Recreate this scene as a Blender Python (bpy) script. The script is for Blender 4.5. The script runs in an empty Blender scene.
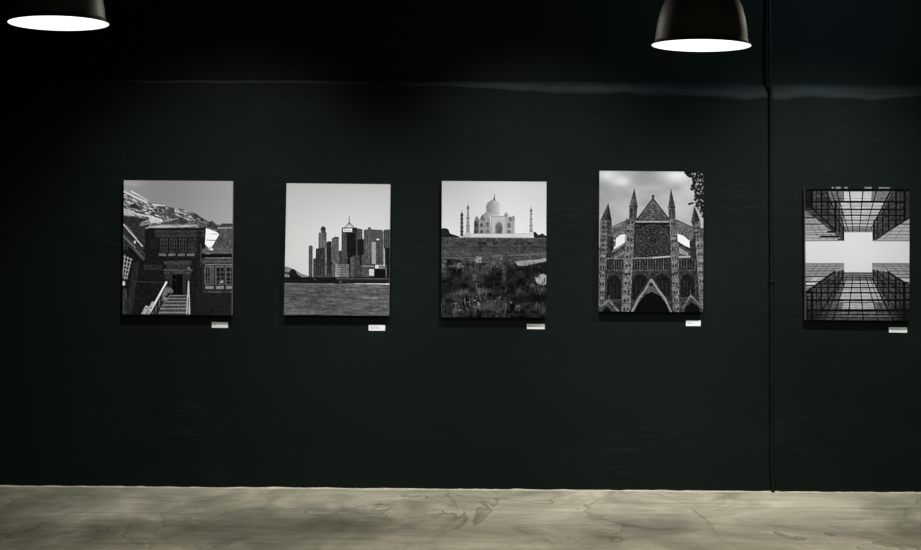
import bpy, bmesh, math, random
import numpy as np
from mathutils import Matrix, Vector

random.seed(7)
scene = bpy.context.scene
C = scene.collection
PI = math.pi

# ---------------------------------------------------------------- measures
# metres; the painted wall is the plane y = 0, the floor z = 0
F = 1620.0                 # focal length in photo pixels
PPM = 175.0                # photo pixels per metre on the wall
DIST = F / PPM
EYE = 1.227
ROLL = math.radians(0.43)  # the camera was held very slightly tilted
cr, sr = math.cos(ROLL), math.sin(ROLL)

def on_wall(px, py):
    """point of the wall measured in the photograph -> (x, z) in metres"""
    a, b = px - 460.5, 275.0 - py
    return (a * cr - b * sr) / PPM, EYE + (b * cr + a * sr) / PPM

# ---------------------------------------------------------------- helpers
def lin(v):
    v = v / 255.0
    return v / 12.92 if v <= 0.04045 else ((v + 0.055) / 1.055) ** 2.4

def rgb(r, g, b):
    return (lin(r), lin(g), lin(b), 1.0)

def material(name, color, rough=0.6, spec=0.3, metal=0.0):
    m = bpy.data.materials.new(name)
    m.use_nodes = True
    b = m.node_tree.nodes['Principled BSDF']
    b.inputs['Base Color'].default_value = color
    b.inputs['Roughness'].default_value = rough
    b.inputs['Specular IOR Level'].default_value = spec
    b.inputs['Metallic'].default_value = metal
    return m

def N(m, kind, **inp):
    n = m.node_tree.nodes.new(kind)
    for k, v in inp.items():
        n.inputs[k.replace('_', ' ')].default_value = v
    return n

def L(m, a, ao, b, bi):
    m.node_tree.links.new(a.outputs[ao], b.inputs[bi])

def bsdf(m):
    return m.node_tree.nodes['Principled BSDF']

def obj(name, bm, mat, parent=None, smooth=False):
    me = bpy.data.meshes.new(name)
    bmesh.ops.recalc_face_normals(bm, faces=bm.faces)
    bm.to_mesh(me)
    bm.free()
    me.materials.append(mat)
    if smooth:
        for p in me.polygons:
            p.use_smooth = True
    o = bpy.data.objects.new(name, me)
    C.objects.link(o)
    o.parent = parent
    return o

def thing(name, label, cat, loc=(0, 0, 0), group=None):
    o = bpy.data.objects.new(name, None)
    o.empty_display_size = 0.1
    C.objects.link(o)
    o.location = loc
    o['label'] = label
    o['category'] = cat
    if group:
        o['group'] = group
    return o

def struct(name, bm, mat, smooth=False):
    o = obj(name, bm, mat, None, smooth)
    o['kind'] = 'structure'
    return o

def lathe(bm, prof, seg=64, centre=(0, 0)):
    """prof: (radius, z) list; a radius of 0 closes the end"""
    rings = []
    for r, z in prof:
        if r < 1e-6:
            rings.append([bm.verts.new((centre[0], centre[1], z))])
        else:
            rings.append([bm.verts.new((centre[0] + r * math.cos(2 * PI * i / seg),
                                        centre[1] + r * math.sin(2 * PI * i / seg), z)) for i in range(seg)])
    for A, B in zip(rings, rings[1:]):
        for i in range(seg):
            j = (i + 1) % seg
            if len(A) == 1 and len(B) == 1:
                continue
            if len(A) == 1:
                bm.faces.new((A[0], B[i], B[j]))
            elif len(B) == 1:
                bm.faces.new((A[i], A[j], B[0]))
            else:
                bm.faces.new((A[i], A[j], B[j], B[i]))

def tube(bm, pts, rad, seg=16):
    rings = []
    n = len(pts)
    for k, p in enumerate(pts):
        p = Vector(p)
        d = (Vector(pts[min(k + 1, n - 1)]) - Vector(pts[max(k - 1, 0)])).normalized()
        u = d.cross(Vector((0, 1, 0)))
        if u.length < 1e-3:
            u = d.cross(Vector((1, 0, 0)))
        u.normalize()
        v = d.cross(u).normalized()
        rr = rad[k] if isinstance(rad, (list, tuple)) else rad
        rings.append([bm.verts.new(p + u * rr * math.cos(2 * PI * i / seg) + v * rr * math.sin(2 * PI * i / seg))
                      for i in range(seg)])
    for A, B in zip(rings, rings[1:]):
        for i in range(seg):
            j = (i + 1) % seg
            bm.faces.new((A[i], A[j], B[j], B[i]))
    for ring in (rings[0], rings[-1]):                       # caps keep their own vertices so the sides shade cleanly
        bm.faces.new([bm.verts.new(v.co) for v in ring])

# value noise in numpy (for the wall edge and the prints)
def vnoise(h, w, sy, sx, rng):
    gy, gx = int(h / sy) + 3, int(w / sx) + 3
    g = rng.random((gy, gx))
    y = np.arange(h) / sy
    x = np.arange(w) / sx
    yi, xi = y.astype(int), x.astype(int)
    fy, fx = (y - yi)[:, None], (x - xi)[None, :]
    fy, fx = fy * fy * (3 - 2 * fy), fx * fx * (3 - 2 * fx)
    a = g[yi][:, xi]; b = g[yi][:, xi + 1]; c = g[yi + 1][:, xi]; d = g[yi + 1][:, xi + 1]
    return (a * (1 - fx) + b * fx) * (1 - fy) + (c * (1 - fx) + d * fx) * fy

# ---------------------------------------------------------------- the prints' pictures
SS = 6      # raster samples per photo pixel
OUT = 3     # mesh samples per photo pixel

class Pic:
    """grey picture painted with polygons, in the enlarged frame of the photograph it was measured in"""
    Z = 7.642
    tex = .5          # strength of the fine texture
    sky = 150         # tones lighter than this stay smooth
    def __init__(s, corners, origin, seed):
        s.c = [np.array(p, float) for p in corners]          # TL TR BR BL
        s.o = np.array(origin, float)
        s.w, s.h = 105 * SS, 136 * SS
        s.a = np.zeros((s.h, s.w))
        s.rng = np.random.default_rng(seed)
        tl, tr, br, bl = s.c
        M = np.array([((tr - tl) + (br - bl)) / 2 / s.w, ((bl - tl) + (br - tr)) / 2 / s.h]).T
        s.Mi = np.linalg.inv(M)
        s.k = SS / s.Z
        yy, xx = np.mgrid[0:s.h, 0:s.w] + 0.5
        q = M @ np.stack([xx.ravel(), yy.ravel()]) + tl[:, None]
        q = (q - s.o[:, None]) * s.Z
        s.X = q[0].reshape(s.h, s.w); s.Y = q[1].reshape(s.h, s.w)
    def t(s, pts):
        q = np.array(pts, float) / s.Z + s.o
        return (s.Mi @ (q - s.c[0]).T).T
    def mask(s, pts):
        p = s.t(pts)
        x0, y0 = np.floor(p.min(0)).astype(int) - 1
        x1, y1 = np.ceil(p.max(0)).astype(int) + 1
        x0, y0 = max(x0, 0), max(y0, 0); x1, y1 = min(x1, s.w), min(y1, s.h)
        if x1 <= x0 or y1 <= y0:
            return None
        xs = np.arange(x0, x1) + 0.5; ys = np.arange(y0, y1) + 0.5
        m = np.zeros((y1 - y0, x1 - x0), bool)
        n = len(p)
        for i in range(n):
            ax, ay = p[i]; bx, by = p[(i + 1) % n]
            if ay == by:
                continue
            hit = (ys > min(ay, by)) & (ys <= max(ay, by))
            if not hit.any():
                continue
            xc = ax + (ys - ay) * (bx - ax) / (by - ay)
            m ^= hit[:, None] & (xs[None, :] > xc[:, None])
        return (slice(y0, y1), slice(x0, x1)), m
    def poly(s, pts, v, nz=0, g=None, sc=(9, 9), al=1.0):
        r = s.mask(pts)
        if r is None:
            return
        sl, m = r
        h, w = m.shape
        val = np.full((h, w), float(v))
        if g is not None:                                    # g: value at the right (tuple 'x') or bottom
            ax, v2 = g
            q = np.linspace(0, 1, w)[None, :] if ax == 'x' else np.linspace(0, 1, h)[:, None]
            val = v + (v2 - v) * q + np.zeros((h, w))
        if nz:
            val = val + nz * 2 * (0.6 * vnoise(h, w, sc[1] * s.k, sc[0] * s.k, s.rng)
                                  + 0.4 * vnoise(h, w, sc[1] * s.k / 2.1, sc[0] * s.k / 2.1, s.rng) - 0.5)
        a = s.a[sl]
        a[m] = a[m] * (1 - al) + val[m] * al
    def rect(s, x0, y0, x1, y1, v, nz=0, **k):
        s.poly([(x0, y0), (x1, y0), (x1, y1), (x0, y1)], v, nz, **k)
    def line(s, x0, y0, x1, y1, w, v, w2=None, al=1.0):
        d = math.hypot(x1 - x0, y1 - y0) or 1
        nx, ny = -(y1 - y0) / d / 2, (x1 - x0) / d / 2
        w2 = w if w2 is None else w2
        s.poly([(x0 + nx * w, y0 + ny * w), (x1 + nx * w2, y1 + ny * w2), (x1 - nx * w2, y1 - ny * w2),
                (x0 - nx * w, y0 - ny * w)], v, al=al)
    def path(s, pts, w, v):
        for (a, b), (c, d) in zip(pts, pts[1:]):
            s.line(a, b, c, d, w, v)
    def ell(s, x, y, rx, ry, v, nz=0, **k):
        s.poly([(x + rx * math.cos(i * PI / 14), y + ry * math.sin(i * PI / 14)) for i in range(28)], v, nz, **k)
    def ring(s, x, y, r, w, v, a0=0, a1=2 * PI, n=28):
        q = [a0 + (a1 - a0) * i / n for i in range(n + 1)]
        s.path([(x + r * math.cos(t), y + r * math.sin(t)) for t in q], w, v)
    def glow(s, x, y, rx, ry, v, al=1.0):
        w = al * np.exp(-(((s.X - x) / rx) ** 2 + ((s.Y - y) / ry) ** 2))
        s.a = s.a * (1 - w) + v * w
    def grain(s, amt, sx, sy, sel=None):
        n = (vnoise(s.h, s.w, sy * s.k, sx * s.k, s.rng) - 0.5) * 2 * amt
        s.a = s.a + (n if sel is None else n * sel)
    def result(s):
        a = np.clip(s.a, 4, 250)
        wt = np.clip((s.sky - a) / 40, 0, 1)                  # fine grain of the subject, not of the sky
        n = .45 * vnoise(s.h, s.w, 7 * s.k, 7 * s.k, s.rng) + .35 * vnoise(s.h, s.w, 13 * s.k, 16 * s.k, s.rng) + .2 * vnoise(s.h, s.w, 30 * s.k, 30 * s.k, s.rng) - .5
        a = np.clip(a * (1 + s.tex * 2.4 * n * wt), 4, 250)
        g = np.exp(-0.5 * (np.arange(-6, 7) / (0.22 * SS)) ** 2); g /= g.sum()
        p = np.pad(a, 6, mode='edge')
        p = sum(g[i] * p[i:i + a.shape[0], :] for i in range(13))
        p = sum(g[i] * p[:, i:i + a.shape[1]] for i in range(13))
        f = SS // OUT
        k = 5                                                # crisp print: a little edge contrast
        q = np.pad(p, k, mode='edge')
        q = sum(q[i:i + p.shape[0], :] for i in range(2 * k + 1)) / (2 * k + 1)
        q = sum(q[:, i:i + p.shape[1]] for i in range(2 * k + 1)) / (2 * k + 1)
        p = np.clip(p + 0.55 * (p - q), 5, 250)
        return p.reshape(s.h // f, f, s.w // f, f).mean((1, 3))

def paint_courtyard(c):
    p = Pic(c, (118, 176), 1)
    p.tex = .32; p.sky = 122
    p.a[:] = 128
    p.a += 24 * np.clip((300 - p.X) / 300, 0, 1) + 14 * np.clip((p.X - 500) / 400, 0, 1) + 10 * np.clip((p.Y - 150) / 250, 0, 1)
    p.glow(60, 40, 120, 40, 175, .6)
    p.line(45, 110, 150, 170, 26, 160); p.line(100, 115, 230, 195, 14, 205); p.line(45, 55, 150, 75, 12, 165)
    ridge = [(30, 95), (100, 130), (150, 150), (225, 190), (250, 205), (330, 215), (420, 240), (520, 258), (600, 290),
             (640, 320), (700, 350), (740, 362), (800, 378), (890, 378), (890, 570), (30, 570)]
    p.poly(ridge, 100, 85, sc=(38, 22))
    for i in range(240):                                     # rock ribs and snow down the slope
        x = p.rng.uniform(40, 640); y0 = np.interp(x, [40, 225, 420, 640], [130, 205, 250, 335])
        y = y0 + p.rng.uniform(0, 130); l = p.rng.uniform(10, 42)
        p.line(x, y, x + l, y + l * p.rng.uniform(-.1, .9), p.rng.uniform(3, 9), p.rng.choice([35, 55, 170, 205, 225]), 2)
    p.line(45, 118, 225, 205, 16, 200); p.line(260, 215, 360, 228, 8, 205); p.line(440, 290, 540, 345, 9, 185)
    p.poly([(90, 225), (130, 208), (165, 250), (100, 245)], 40)
    p.poly([(350, 262), (430, 243), (442, 320), (395, 330)], 68, 25)
    p.poly([(470, 305), (545, 345), (520, 350)], 45)
    p.poly([(45, 245), (120, 268), (132, 308), (45, 300)], 172, 25)
    p.poly([(130, 285), (240, 300), (335, 330), (350, 350), (250, 362), (235, 315), (140, 300)], 190, 25)
    p.poly([(30, 310), (150, 318), (230, 332), (240, 385), (205, 400), (205, 560), (30, 560)], 42, 26)
    p.poly([(160, 385), (185, 345), (240, 330), (250, 370)], 115, 55, sc=(10, 10))
    p.poly([(330, 355), (440, 335), (600, 345), (680, 360), (670, 400), (330, 380)], 75, 45, sc=(30, 10))
    # main building
    p.poly([(205, 402), (670, 396), (670, 570), (640, 1100), (30, 1100), (30, 560), (205, 560)], 22, 8)
    p.poly([(200, 402), (240, 386), (340, 372), (390, 374), (600, 372), (618, 386), (400, 394), (230, 404)], 150, 40, sc=(60, 8))
    p.rect(230, 398, 670, 412, 16)
    p.rect(280, 414, 660, 470, 46, 12, sc=(14, 6))
    p.line(270, 440, 660, 436, 4, 25)
    p.rect(240, 480, 310, 560, 26)
    for i in range(4):
        x = 322 + i * 72
        p.rect(x, 478, x + 58, 585, 50, 14); p.rect(x + 8, 490, x + 50, 578, 20)
        for q in (.33, .66):
            p.line(x + 8 + 42 * q, 488, x + 8 + 42 * q, 580, 4, 70); p.line(x + 6, 490 + 88 * q, x + 52, 490 + 88 * q, 4, 60)
        p.line(x - 6, 475, x - 6, 590, 4, 15)
        p.rect(x - 10, 592, x + 46, 612, 92, 26)
    p.rect(300, 620, 600, 640, 22)
    p.rect(200, 680, 340, 720, 40, 10); p.rect(200, 740, 330, 800, 22)
    p.rect(352, 648, 562, 678, 60, 14, sc=(10, 6)); p.rect(370, 680, 552, 705, 48, 12); p.rect(350, 708, 570, 728, 66, 20, sc=(10, 8))
    p.ell(540, 705, 9, 12, 110)
    for x in (352, 506):
        p.rect(x, 732, x + 50, 752, 62, 25, sc=(7, 7)); p.rect(x + 8, 754, x + 42, 790, 45, 22, sc=(7, 7))
    p.rect(395, 740, 520, 910, 40, 8); p.rect(412, 722, 500, 745, 62, 12)
    p.rect(415, 752, 494, 908, 8); p.rect(420, 790, 448, 800, 34); p.line(446, 752, 446, 908, 5, 22)
    p.line(120, 806, 360, 812, 6, 52)
    # leaning building at the left
    p.poly([(30, 400), (215, 600), (195, 655), (110, 560), (40, 470)], 52, 14)
    p.line(40, 366, 190, 540, 9, 200); p.line(62, 372, 150, 480, 5, 130); p.line(40, 458, 135, 550, 9, 115)
    p.line(60, 430, 150, 525, 5, 15); p.ell(130, 505, 9, 12, 190); p.line(120, 550, 205, 640, 8, 92); p.line(80, 545, 185, 655, 14, 14)
    p.poly([(118, 665), (165, 655), (110, 1060), (60, 1060)], 36, 14, sc=(8, 60))
    p.poly([(48, 600), (112, 645), (68, 790), (32, 790)], 32)
    for i in range(6):
        p.line(44, 615 + i * 32, 112 - i * 8, 640 + i * 28, 5, 185)
    for i in range(3):
        p.line(55 + 24 * i, 600 + 14 * i, 36 + 16 * i, 790, 5, 180)
    p.ell(45, 820, 13, 18, 205); p.rect(36, 860, 70, 1060, 50, 25, sc=(8, 60)); p.rect(70, 930, 110, 1060, 42, 15, sc=(8, 60))
    for i in range(60):                                      # carved and stacked timber in the shade
        x = p.rng.uniform(120, 620); y = p.rng.uniform(630, 1000)
        if not (390 < x < 530 and y > 740):
            p.line(x, y, x + p.rng.uniform(10, 50), y + p.rng.uniform(-2, 2), p.rng.uniform(3, 6), p.rng.choice([10, 34, 44]), al=.7)
    # stairs
    p.poly([(395, 908), (526, 908), (545, 1070), (270, 1070)], 88, 12)
    for i in range(7):
        y = 910 + i * 22 + i * i * .8
        l = 395 - (y - 908) * .76
        p.rect(l, y, 524, y + 7, 112 + 5 * i, 30); p.rect(l, y + 8, 524, y + 20, 46 + 4 * i, 12)
    p.poly([(376, 810), (385, 830), (305, 1062), (240, 1062)], 36)
    for i in range(5):
        x = 372 - i * 26; y = 850 + i * 46
        p.line(x, y, x - 6, y + 60, 6, 105)
    p.line(374, 806, 240, 1050, 15, 215)
    p.poly([(175, 1062), (212, 990), (240, 995), (262, 955), (280, 962), (242, 1062)], 160, 70, sc=(14, 14))
    for x, y, r in [(385, 870, 26), (405, 880, 18), (365, 895, 18), (362, 940, 18), (350, 915, 12)]:
        p.ell(x, y, r, r * .9, 105, 75, sc=(8, 8))
    p.poly([(535, 800), (544, 800), (553, 1062), (520, 1062)], 178); p.line(538, 930, 534, 1062, 7, 60)
    # right building
    p.poly([(760, 400), (890, 392), (890, 600), (700, 600), (730, 520)], 68, 24, sc=(12, 12))
    p.poly([(692, 350), (720, 342), (752, 372), (775, 378), (800, 362), (890, 366), (890, 385), (760, 400), (700, 390)], 58, 26)
    p.poly([(760, 392), (890, 390), (890, 402), (760, 404)], 130, 25)
    p.poly([(672, 400), (700, 408), (765, 436), (772, 450), (742, 500), (715, 545), (690, 548), (664, 520)], 228, 10)
    p.line(676, 490, 750, 492, 6, 90); p.line(700, 440, 765, 446, 5, 160)
    p.rect(600, 420, 636, 1100, 26, 6); p.line(634, 520, 634, 700, 6, 70)
    p.rect(640, 556, 890, 592, 84, 16); p.ell(714, 560, 16, 7, 215); p.line(690, 556, 700, 564, 6, 170)
    p.rect(636, 596, 890, 624, 13); p.rect(640, 628, 890, 676, 58, 14, sc=(14, 8)); p.rect(650, 650, 890, 656, 80)
    p.rect(640, 680, 890, 880, 36, 6)
    for x0, x1 in ((664, 734), (746, 812), (822, 890)):
        p.rect(x0, 690, x1, 832, 72, 10); xm = x0 + (x1 - x0) * (.5 if x0 < 700 else .95)
        p.rect(x0 + 8, 700, xm, 822, 20)
        for q in (.28, .58, .84):
            p.line(x0 + 6, 700 + 122 * q, xm, 700 + 122 * q, 5, 86)
        p.line((x0 + 8 + xm) / 2, 700, (x0 + 8 + xm) / 2, 822, 5, 86); p.line(x0, 690, x1, 690, 5, 100); p.line(x0, 690, x0, 832, 5, 95)
        p.rect(x0 + 2, 840, x1 - 4, 862, 122, 10)
    p.poly([(770, 820), (800, 790), (805, 815)], 150)
    p.rect(650, 868, 870, 886, 42); p.rect(636, 888, 890, 1100, 27, 5); p.rect(30, 1052, 700, 1100, 20, al=.5)
    return p.result()

def paint_skyline(c):
    p = Pic(c, (278, 210), 2)
    p.tex = .22
    p.a[:] = 194 + 18 * np.clip((p.Y + 210) / 420, 0, 1) - 16 * np.clip((p.X - 500) / 380, 0, 1) * np.clip((p.Y + 100) / 500, 0, 1)
    p.poly([(30, 425), (85, 435), (130, 455), (180, 485), (240, 506), (240, 560), (30, 560)], 122, 10)
    p.poly([(30, 470), (85, 478), (110, 448), (135, 455), (152, 492), (185, 512), (240, 515), (240, 560), (30, 560)], 26, 8)
    p.poly([(40, 482), (88, 492), (95, 515), (40, 520)], 140, 25)
    def tower(pts, v, stripes=0, dv=25, nz=8):
        p.poly(pts, v, nz, sc=(8, 20))
        xs = [q[0] for q in pts]; ys = [q[1] for q in pts]
        x0, x1, y0, y1 = min(xs), max(xs), sorted(ys)[len(ys) // 2 - 1] + 6, max(ys)
        for i in range(stripes):
            x = x0 + (x1 - x0) * (i + .5) / stripes
            p.line(x, y0, x, y1, (x1 - x0) / stripes * .4, v - dv, al=.8)
    tower([(808, 155), (820, 150), (870, 148), (870, 320), (808, 320)], 72, 4)
    tower([(658, 152), (688, 148), (692, 132), (710, 132), (715, 148), (795, 152), (806, 168), (806, 420), (658, 420)], 84, 8, 22)
    tower([(600, 150), (620, 140), (648, 148), (648, 300), (600, 300)], 82, 3)
    tower([(238, 277), (254, 268), (268, 278), (268, 512), (238, 512)], 84, 2, 30)
    tower([(272, 372), (294, 366), (294, 512), (272, 512)], 62)
    tower([(313, 172), (372, 172), (377, 300), (311, 300)], 108, 3, 26)
    p.rect(346, 172, 374, 230, 70, 10, al=.7); p.ell(348, 147, 20, 21, 44); p.rect(332, 150, 366, 174, 58); p.line(348, 120, 348, 130, 4, 90)
    tower([(292, 296), (362, 284), (362, 512), (292, 512)], 56, 5, 22)
    tower([(375, 245), (392, 238), (412, 240), (414, 512), (375, 512)], 44, 3, 14)
    p.rect(361, 285, 375, 505, 108, 12)
    tower([(414, 218), (438, 204), (467, 206), (468, 420), (440, 525), (414, 525)], 92, 4, 24)
    p.poly([(414, 218), (438, 204), (467, 206), (467, 224), (440, 220)], 58)
    tower([(468, 312), (492, 306), (492, 420), (468, 420)], 62, 2)
    # tower with the pointed crown
    p.rect(488, 140, 606, 420, 76, 10, sc=(8, 20)); p.rect(527, 172, 598, 420, 20); p.rect(598, 142, 612, 420, 58)
    for x in (496, 508, 520):
        p.line(x, 172, x, 410, 4, 48)
    for y in range(190, 410, 24):
        p.line(527, y, 598, y, 3, 32)
    p.rect(500, 140, 570, 166, 236); p.ell(512, 153, 5, 6, 80); p.rect(520, 152, 562, 160, 150, 50, sc=(8, 8))
    p.rect(494, 134, 606, 142, 40); p.rect(568, 140, 604, 168, 34)
    p.line(510, 136, 547, 96, 6, 88); p.line(585, 136, 547, 96, 6, 88); p.line(530, 136, 547, 106, 4, 130); p.line(566, 136, 547, 106, 4, 130)
    p.line(547, 48, 547, 108, 4, 95, 9)
    tower([(610, 224), (658, 222), (658, 345), (640, 440), (610, 440)], 26, 3, 8)
    p.rect(718, 244, 800, 412, 72, 10, sc=(8, 30)); p.rect(718, 244, 749, 412, 150, 8); p.line(772, 250, 772, 412, 8, 48)
    p.poly([(716, 244), (745, 230), (765, 214), (785, 226), (802, 242)], 62); p.poly([(748, 226), (765, 216), (782, 226), (765, 234)], 195)
    p.rect(806, 290, 818, 415, 152); p.rect(819, 288, 870, 530, 24, 8)
    tower([(640, 345), (680, 332), (716, 340), (716, 415), (640, 415)], 80, 4)
    tower([(580, 352), (602, 345), (626, 350), (626, 515), (580, 515)], 66, 3)
    tower([(554, 362), (581, 356), (581, 515), (554, 515)], 92, 2)
    p.rect(524, 412, 556, 515, 34)
    p.rect(440, 414, 544, 515, 118, 10); p.rect(440, 414, 476, 515, 150, 10)
    for y in range(426, 512, 13):
        p.line(452, y, 540, y, 5, 72)
    p.rect(626, 416, 742, 525, 52, 16); p.line(640, 428, 738, 430, 10, 135); p.rect(640, 440, 696, 520, 72, 14)
    p.rect(697, 450, 734, 502, 195, 8); p.rect(739, 446, 820, 526, 14); p.poly([(770, 430), (800, 420), (820, 432), (820, 450), (775, 450)], 112, 20)
    p.line(826, 420, 826, 526, 8, 105)
    for i in range(420):                                     # lit and shaded window specks
        x = p.rng.uniform(272, 850); y = p.rng.uniform(260, 500)
        q = p.t([(x, y)])[0].astype(int)
        if 0 < q[0] < p.w and 0 < q[1] < p.h and 30 < p.a[q[1], q[0]] < 120:
            p.rect(x, y, x + p.rng.uniform(3, 9), y + p.rng.uniform(3, 16), p.a[q[1], q[0]] + p.rng.choice([-32, -22, 24, 40]), al=.7)
    p.rect(30, 512, 880, 560, 21, 8, sc=(30, 8)); p.rect(296, 494, 410, 514, 68, 18, sc=(30, 8)); p.line(450, 524, 850, 526, 9, 78)
    p.line(470, 540, 860, 542, 4, 46); p.ell(480, 546, 12, 8, 78); p.line(50, 536, 250, 536, 5, 40); p.ell(285, 528, 10, 7, 70)
    # water
    p.poly([(30, 556), (420, 558), (880, 570), (880, 830), (30, 830)], 84, 6)
    sel = (p.Y > 556 + np.clip(p.X - 420, 0, 500) * .028)
    p.grain(16, 70, 7, sel); p.grain(14, 130, 16, sel); p.grain(10, 24, 5, sel); p.grain(9, 300, 60, sel)
    p.line(40, 564, 440, 566, 7, 122, al=.7); p.line(440, 570, 870, 578, 5, 110, al=.5)
    for x, y, r in [(380, 752, 26), (270, 690, 30), (560, 670, 34), (140, 680, 28), (690, 745, 30)]:
        p.glow(x, y, r * 1.6, 8, 48, .6)
    return p.result()

def paint_mausoleum(c):
    p = Pic(c, (435, 176), 3)
    p.tex = .42; p.sky = 140
    p.a[:] = 190 + 30 * np.clip(p.Y / 430, 0, 1) + 10 * np.exp(-((p.X - 520) / 260) ** 2)
    p.poly([(30, 400), (75, 398), (102, 406), (116, 440), (160, 452), (190, 464), (190, 480), (30, 480)], 36, 14)
    p.poly([(750, 430), (766, 426), (790, 452), (818, 438), (848, 458), (880, 456), (880, 482), (750, 482)], 36, 14)
    p.poly([(655, 448), (678, 436), (700, 446), (700, 456), (655, 456)], 70)
    def minaret(x, y0, y1, w0, w1, v, bands):
        p.poly([(x - w0, y0), (x + w0, y0), (x + w1, y1), (x - w1, y1)], v, 14, sc=(30, 12))
        p.poly([(x, y0), (x + w0, y0), (x + w1, y1), (x, y1)], v + 28, al=.6)
        for b in bands:
            q = w0 + (w1 - w0) * (b - y0) / (y1 - y0)
            p.rect(x - q - 3, b - 3, x + q + 3, b + 4, v - 34)
        p.poly([(x - w0 - 2, y0), (x - w0 + 1, y0 - 12), (x, y0 - 24), (x + w0 - 1, y0 - 12), (x + w0 + 2, y0)], v - 38)
        p.line(x, y0 - 20, x, y0 - 40, 5, v - 10, 2)
    minaret(206, 300, 462, 9, 11, 74, (302, 330, 360, 392, 424))
    minaret(253, 246, 440, 8, 14, 138, (250, 322, 382))
    minaret(734, 266, 440, 7, 12, 148, (270, 288, 330, 378, 420))
    p.line(253, 195, 253, 225, 4, 150)
    p.poly([(232, 432), (270, 432), (278, 472), (214, 472)], 185, 8); p.poly([(718, 428), (750, 428), (757, 476), (716, 476)], 208, 6)
    # tomb
    p.rect(275, 440, 720, 470, 208, 8, sc=(30, 8)); p.line(275, 441, 720, 441, 4, 168); p.line(300, 464, 700, 464, 3, 180)
    p.poly([(330, 330), (420, 312), (430, 440), (330, 440)], 150, 12); p.rect(540, 312, 610, 440, 165, 12)
    p.poly([(300, 342), (334, 336), (334, 440), (296, 440)], 92, 14); p.rect(304, 360, 322, 400, 60); p.rect(304, 410, 322, 438, 64)
    p.poly([(302, 344), (308, 318), (320, 308), (332, 318), (336, 344)], 112, 10); p.line(320, 300, 320, 310, 4, 130)
    for x, y, r, v in [(366, 320, 20, 96), (392, 300, 22, 145), (543, 302, 17, 140), (575, 328, 14, 112), (598, 318, 11, 135)]:
        p.poly([(x - r, y + 6), (x - r * .9, y - 6), (x, y - r - 8), (x + r * .9, y - 6), (x + r, y + 6)], v, 10)
        p.rect(x - r * .8, y + 6, x + r * .8, y + 20, v + 25); p.line(x - r * .3, y + 6, x - r * .3, y + 20, 4, v - 35); p.line(x + r * .3, y + 6, x + r * .3, y + 20, 4, v - 35)
    p.line(392, 262, 392, 276, 4, 150); p.line(543, 270, 543, 282, 4, 150)
    p.poly([(405, 268), (490, 268), (494, 310), (400, 310)], 160, 6, g=('x', 205)); p.line(404, 284, 492, 284, 4, 142)
    dome = []
    for i in range(41):
        t = i / 40.0
        y = 280 - 97 * t
        r = 44 + 12 * math.sin(min(t * 2.2, 1) * PI * .5) if t < .36 else 56 * math.sqrt(max(0, 1 - ((t - .36) / .64) ** 2.0)) * (1 - .16 * max(0, t - .7) / .3)
        dome.append((r, y))
    pts = [(446 - r, y) for r, y in dome] + [(446 + r, y) for r, y in reversed(dome)]
    p.poly(pts, 118, 12, g=('x', 208), sc=(14, 10))
    p.poly([(446 - 14, 190), (455, 158), (446 + 18, 190)], 150)
    p.line(455, 138, 455, 186, 3, 70, 9)
    p.rect(428, 308, 542, 440, 186, 8); p.rect(428, 306, 542, 312, 150); p.line(432, 310, 432, 440, 5, 150); p.line(538, 310, 538, 440, 5, 155)
    p.poly([(460, 440), (460, 378), (474, 358), (488, 347), (504, 358), (516, 378), (516, 440)], 112, 10)
    p.poly([(472, 440), (472, 392), (488, 372), (504, 392), (504, 440)], 88, 8)
    for x0, y0, x1, y1, v in [(344, 360, 368, 392, 92), (344, 408, 368, 437, 96), (390, 352, 415, 392, 98), (390, 406, 415, 437, 104),
                              (552, 356, 578, 396, 104), (552, 410, 578, 437, 108)]:
        p.poly([(x0, y1), (x0, y0 + 10), ((x0 + x1) / 2, y0 - 3), (x1, y0 + 10), (x1, y1)], v, 8)
    p.line(377, 330, 377, 440, 4, 120); p.line(590, 330, 590, 440, 4, 130); p.rect(594, 345, 608, 440, 172, 10)
    # river wall and river
    p.poly([(30, 470), (880, 474), (880, 700), (30, 700)], 66, 6)
    for i in range(60):
        x = p.rng.uniform(50, 840); y = p.rng.uniform(480, 585)
        p.line(x, y, x + p.rng.uniform(20, 90), y, 6, p.rng.choice([44, 52, 78, 84]), al=.6)
    p.line(50, 472, 850, 476, 7, 92); p.line(50, 545, 850, 545, 8, 52, al=.7)
    for x in (350, 380, 460, 620, 660, 720):
        p.ell(x, 514, 18, 10, 42, 8)
    p.poly([(30, 575), (880, 575), (880, 660), (30, 660)], 74, 10, sc=(120, 10))
    p.line(40, 628, 860, 594, 9, 100, al=.8); p.line(40, 618, 400, 612, 6, 60)
    # scrub
    p.poly([(30, 640), (120, 634), (240, 650), (420, 668), (560, 655), (600, 645), (640, 680), (700, 690), (880, 642), (880, 1100), (30, 1100)], 40, 50, sc=(60, 40))
    p.poly([(596, 652), (640, 650), (800, 636), (860, 622), (860, 650), (760, 668), (700, 684), (640, 688)], 150, 28, sc=(40, 14))
    def tuft(x, y, r, v, n):
        for i in range(n):
            a = p.rng.uniform(0, 2 * PI); q = r * math.sqrt(p.rng.random())
            p.ell(x + q * math.cos(a), y + q * .8 * math.sin(a), r * .2, r * .2, v + p.rng.uniform(-45, 45), al=.8)
    tuft(332, 640, 30, 145, 40); tuft(510, 634, 18, 120, 20); tuft(65, 686, 18, 150, 20); tuft(192, 684, 34, 100, 34)
    tuft(465, 672, 34, 70, 24); tuft(815, 790, 48, 158, 120); tuft(750, 835, 24, 105, 24); tuft(390, 745, 14, 78, 8); tuft(475, 720, 12, 84, 8)
    tuft(190, 888, 26, 66, 14); tuft(350, 890, 40, 56, 20)
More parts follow.
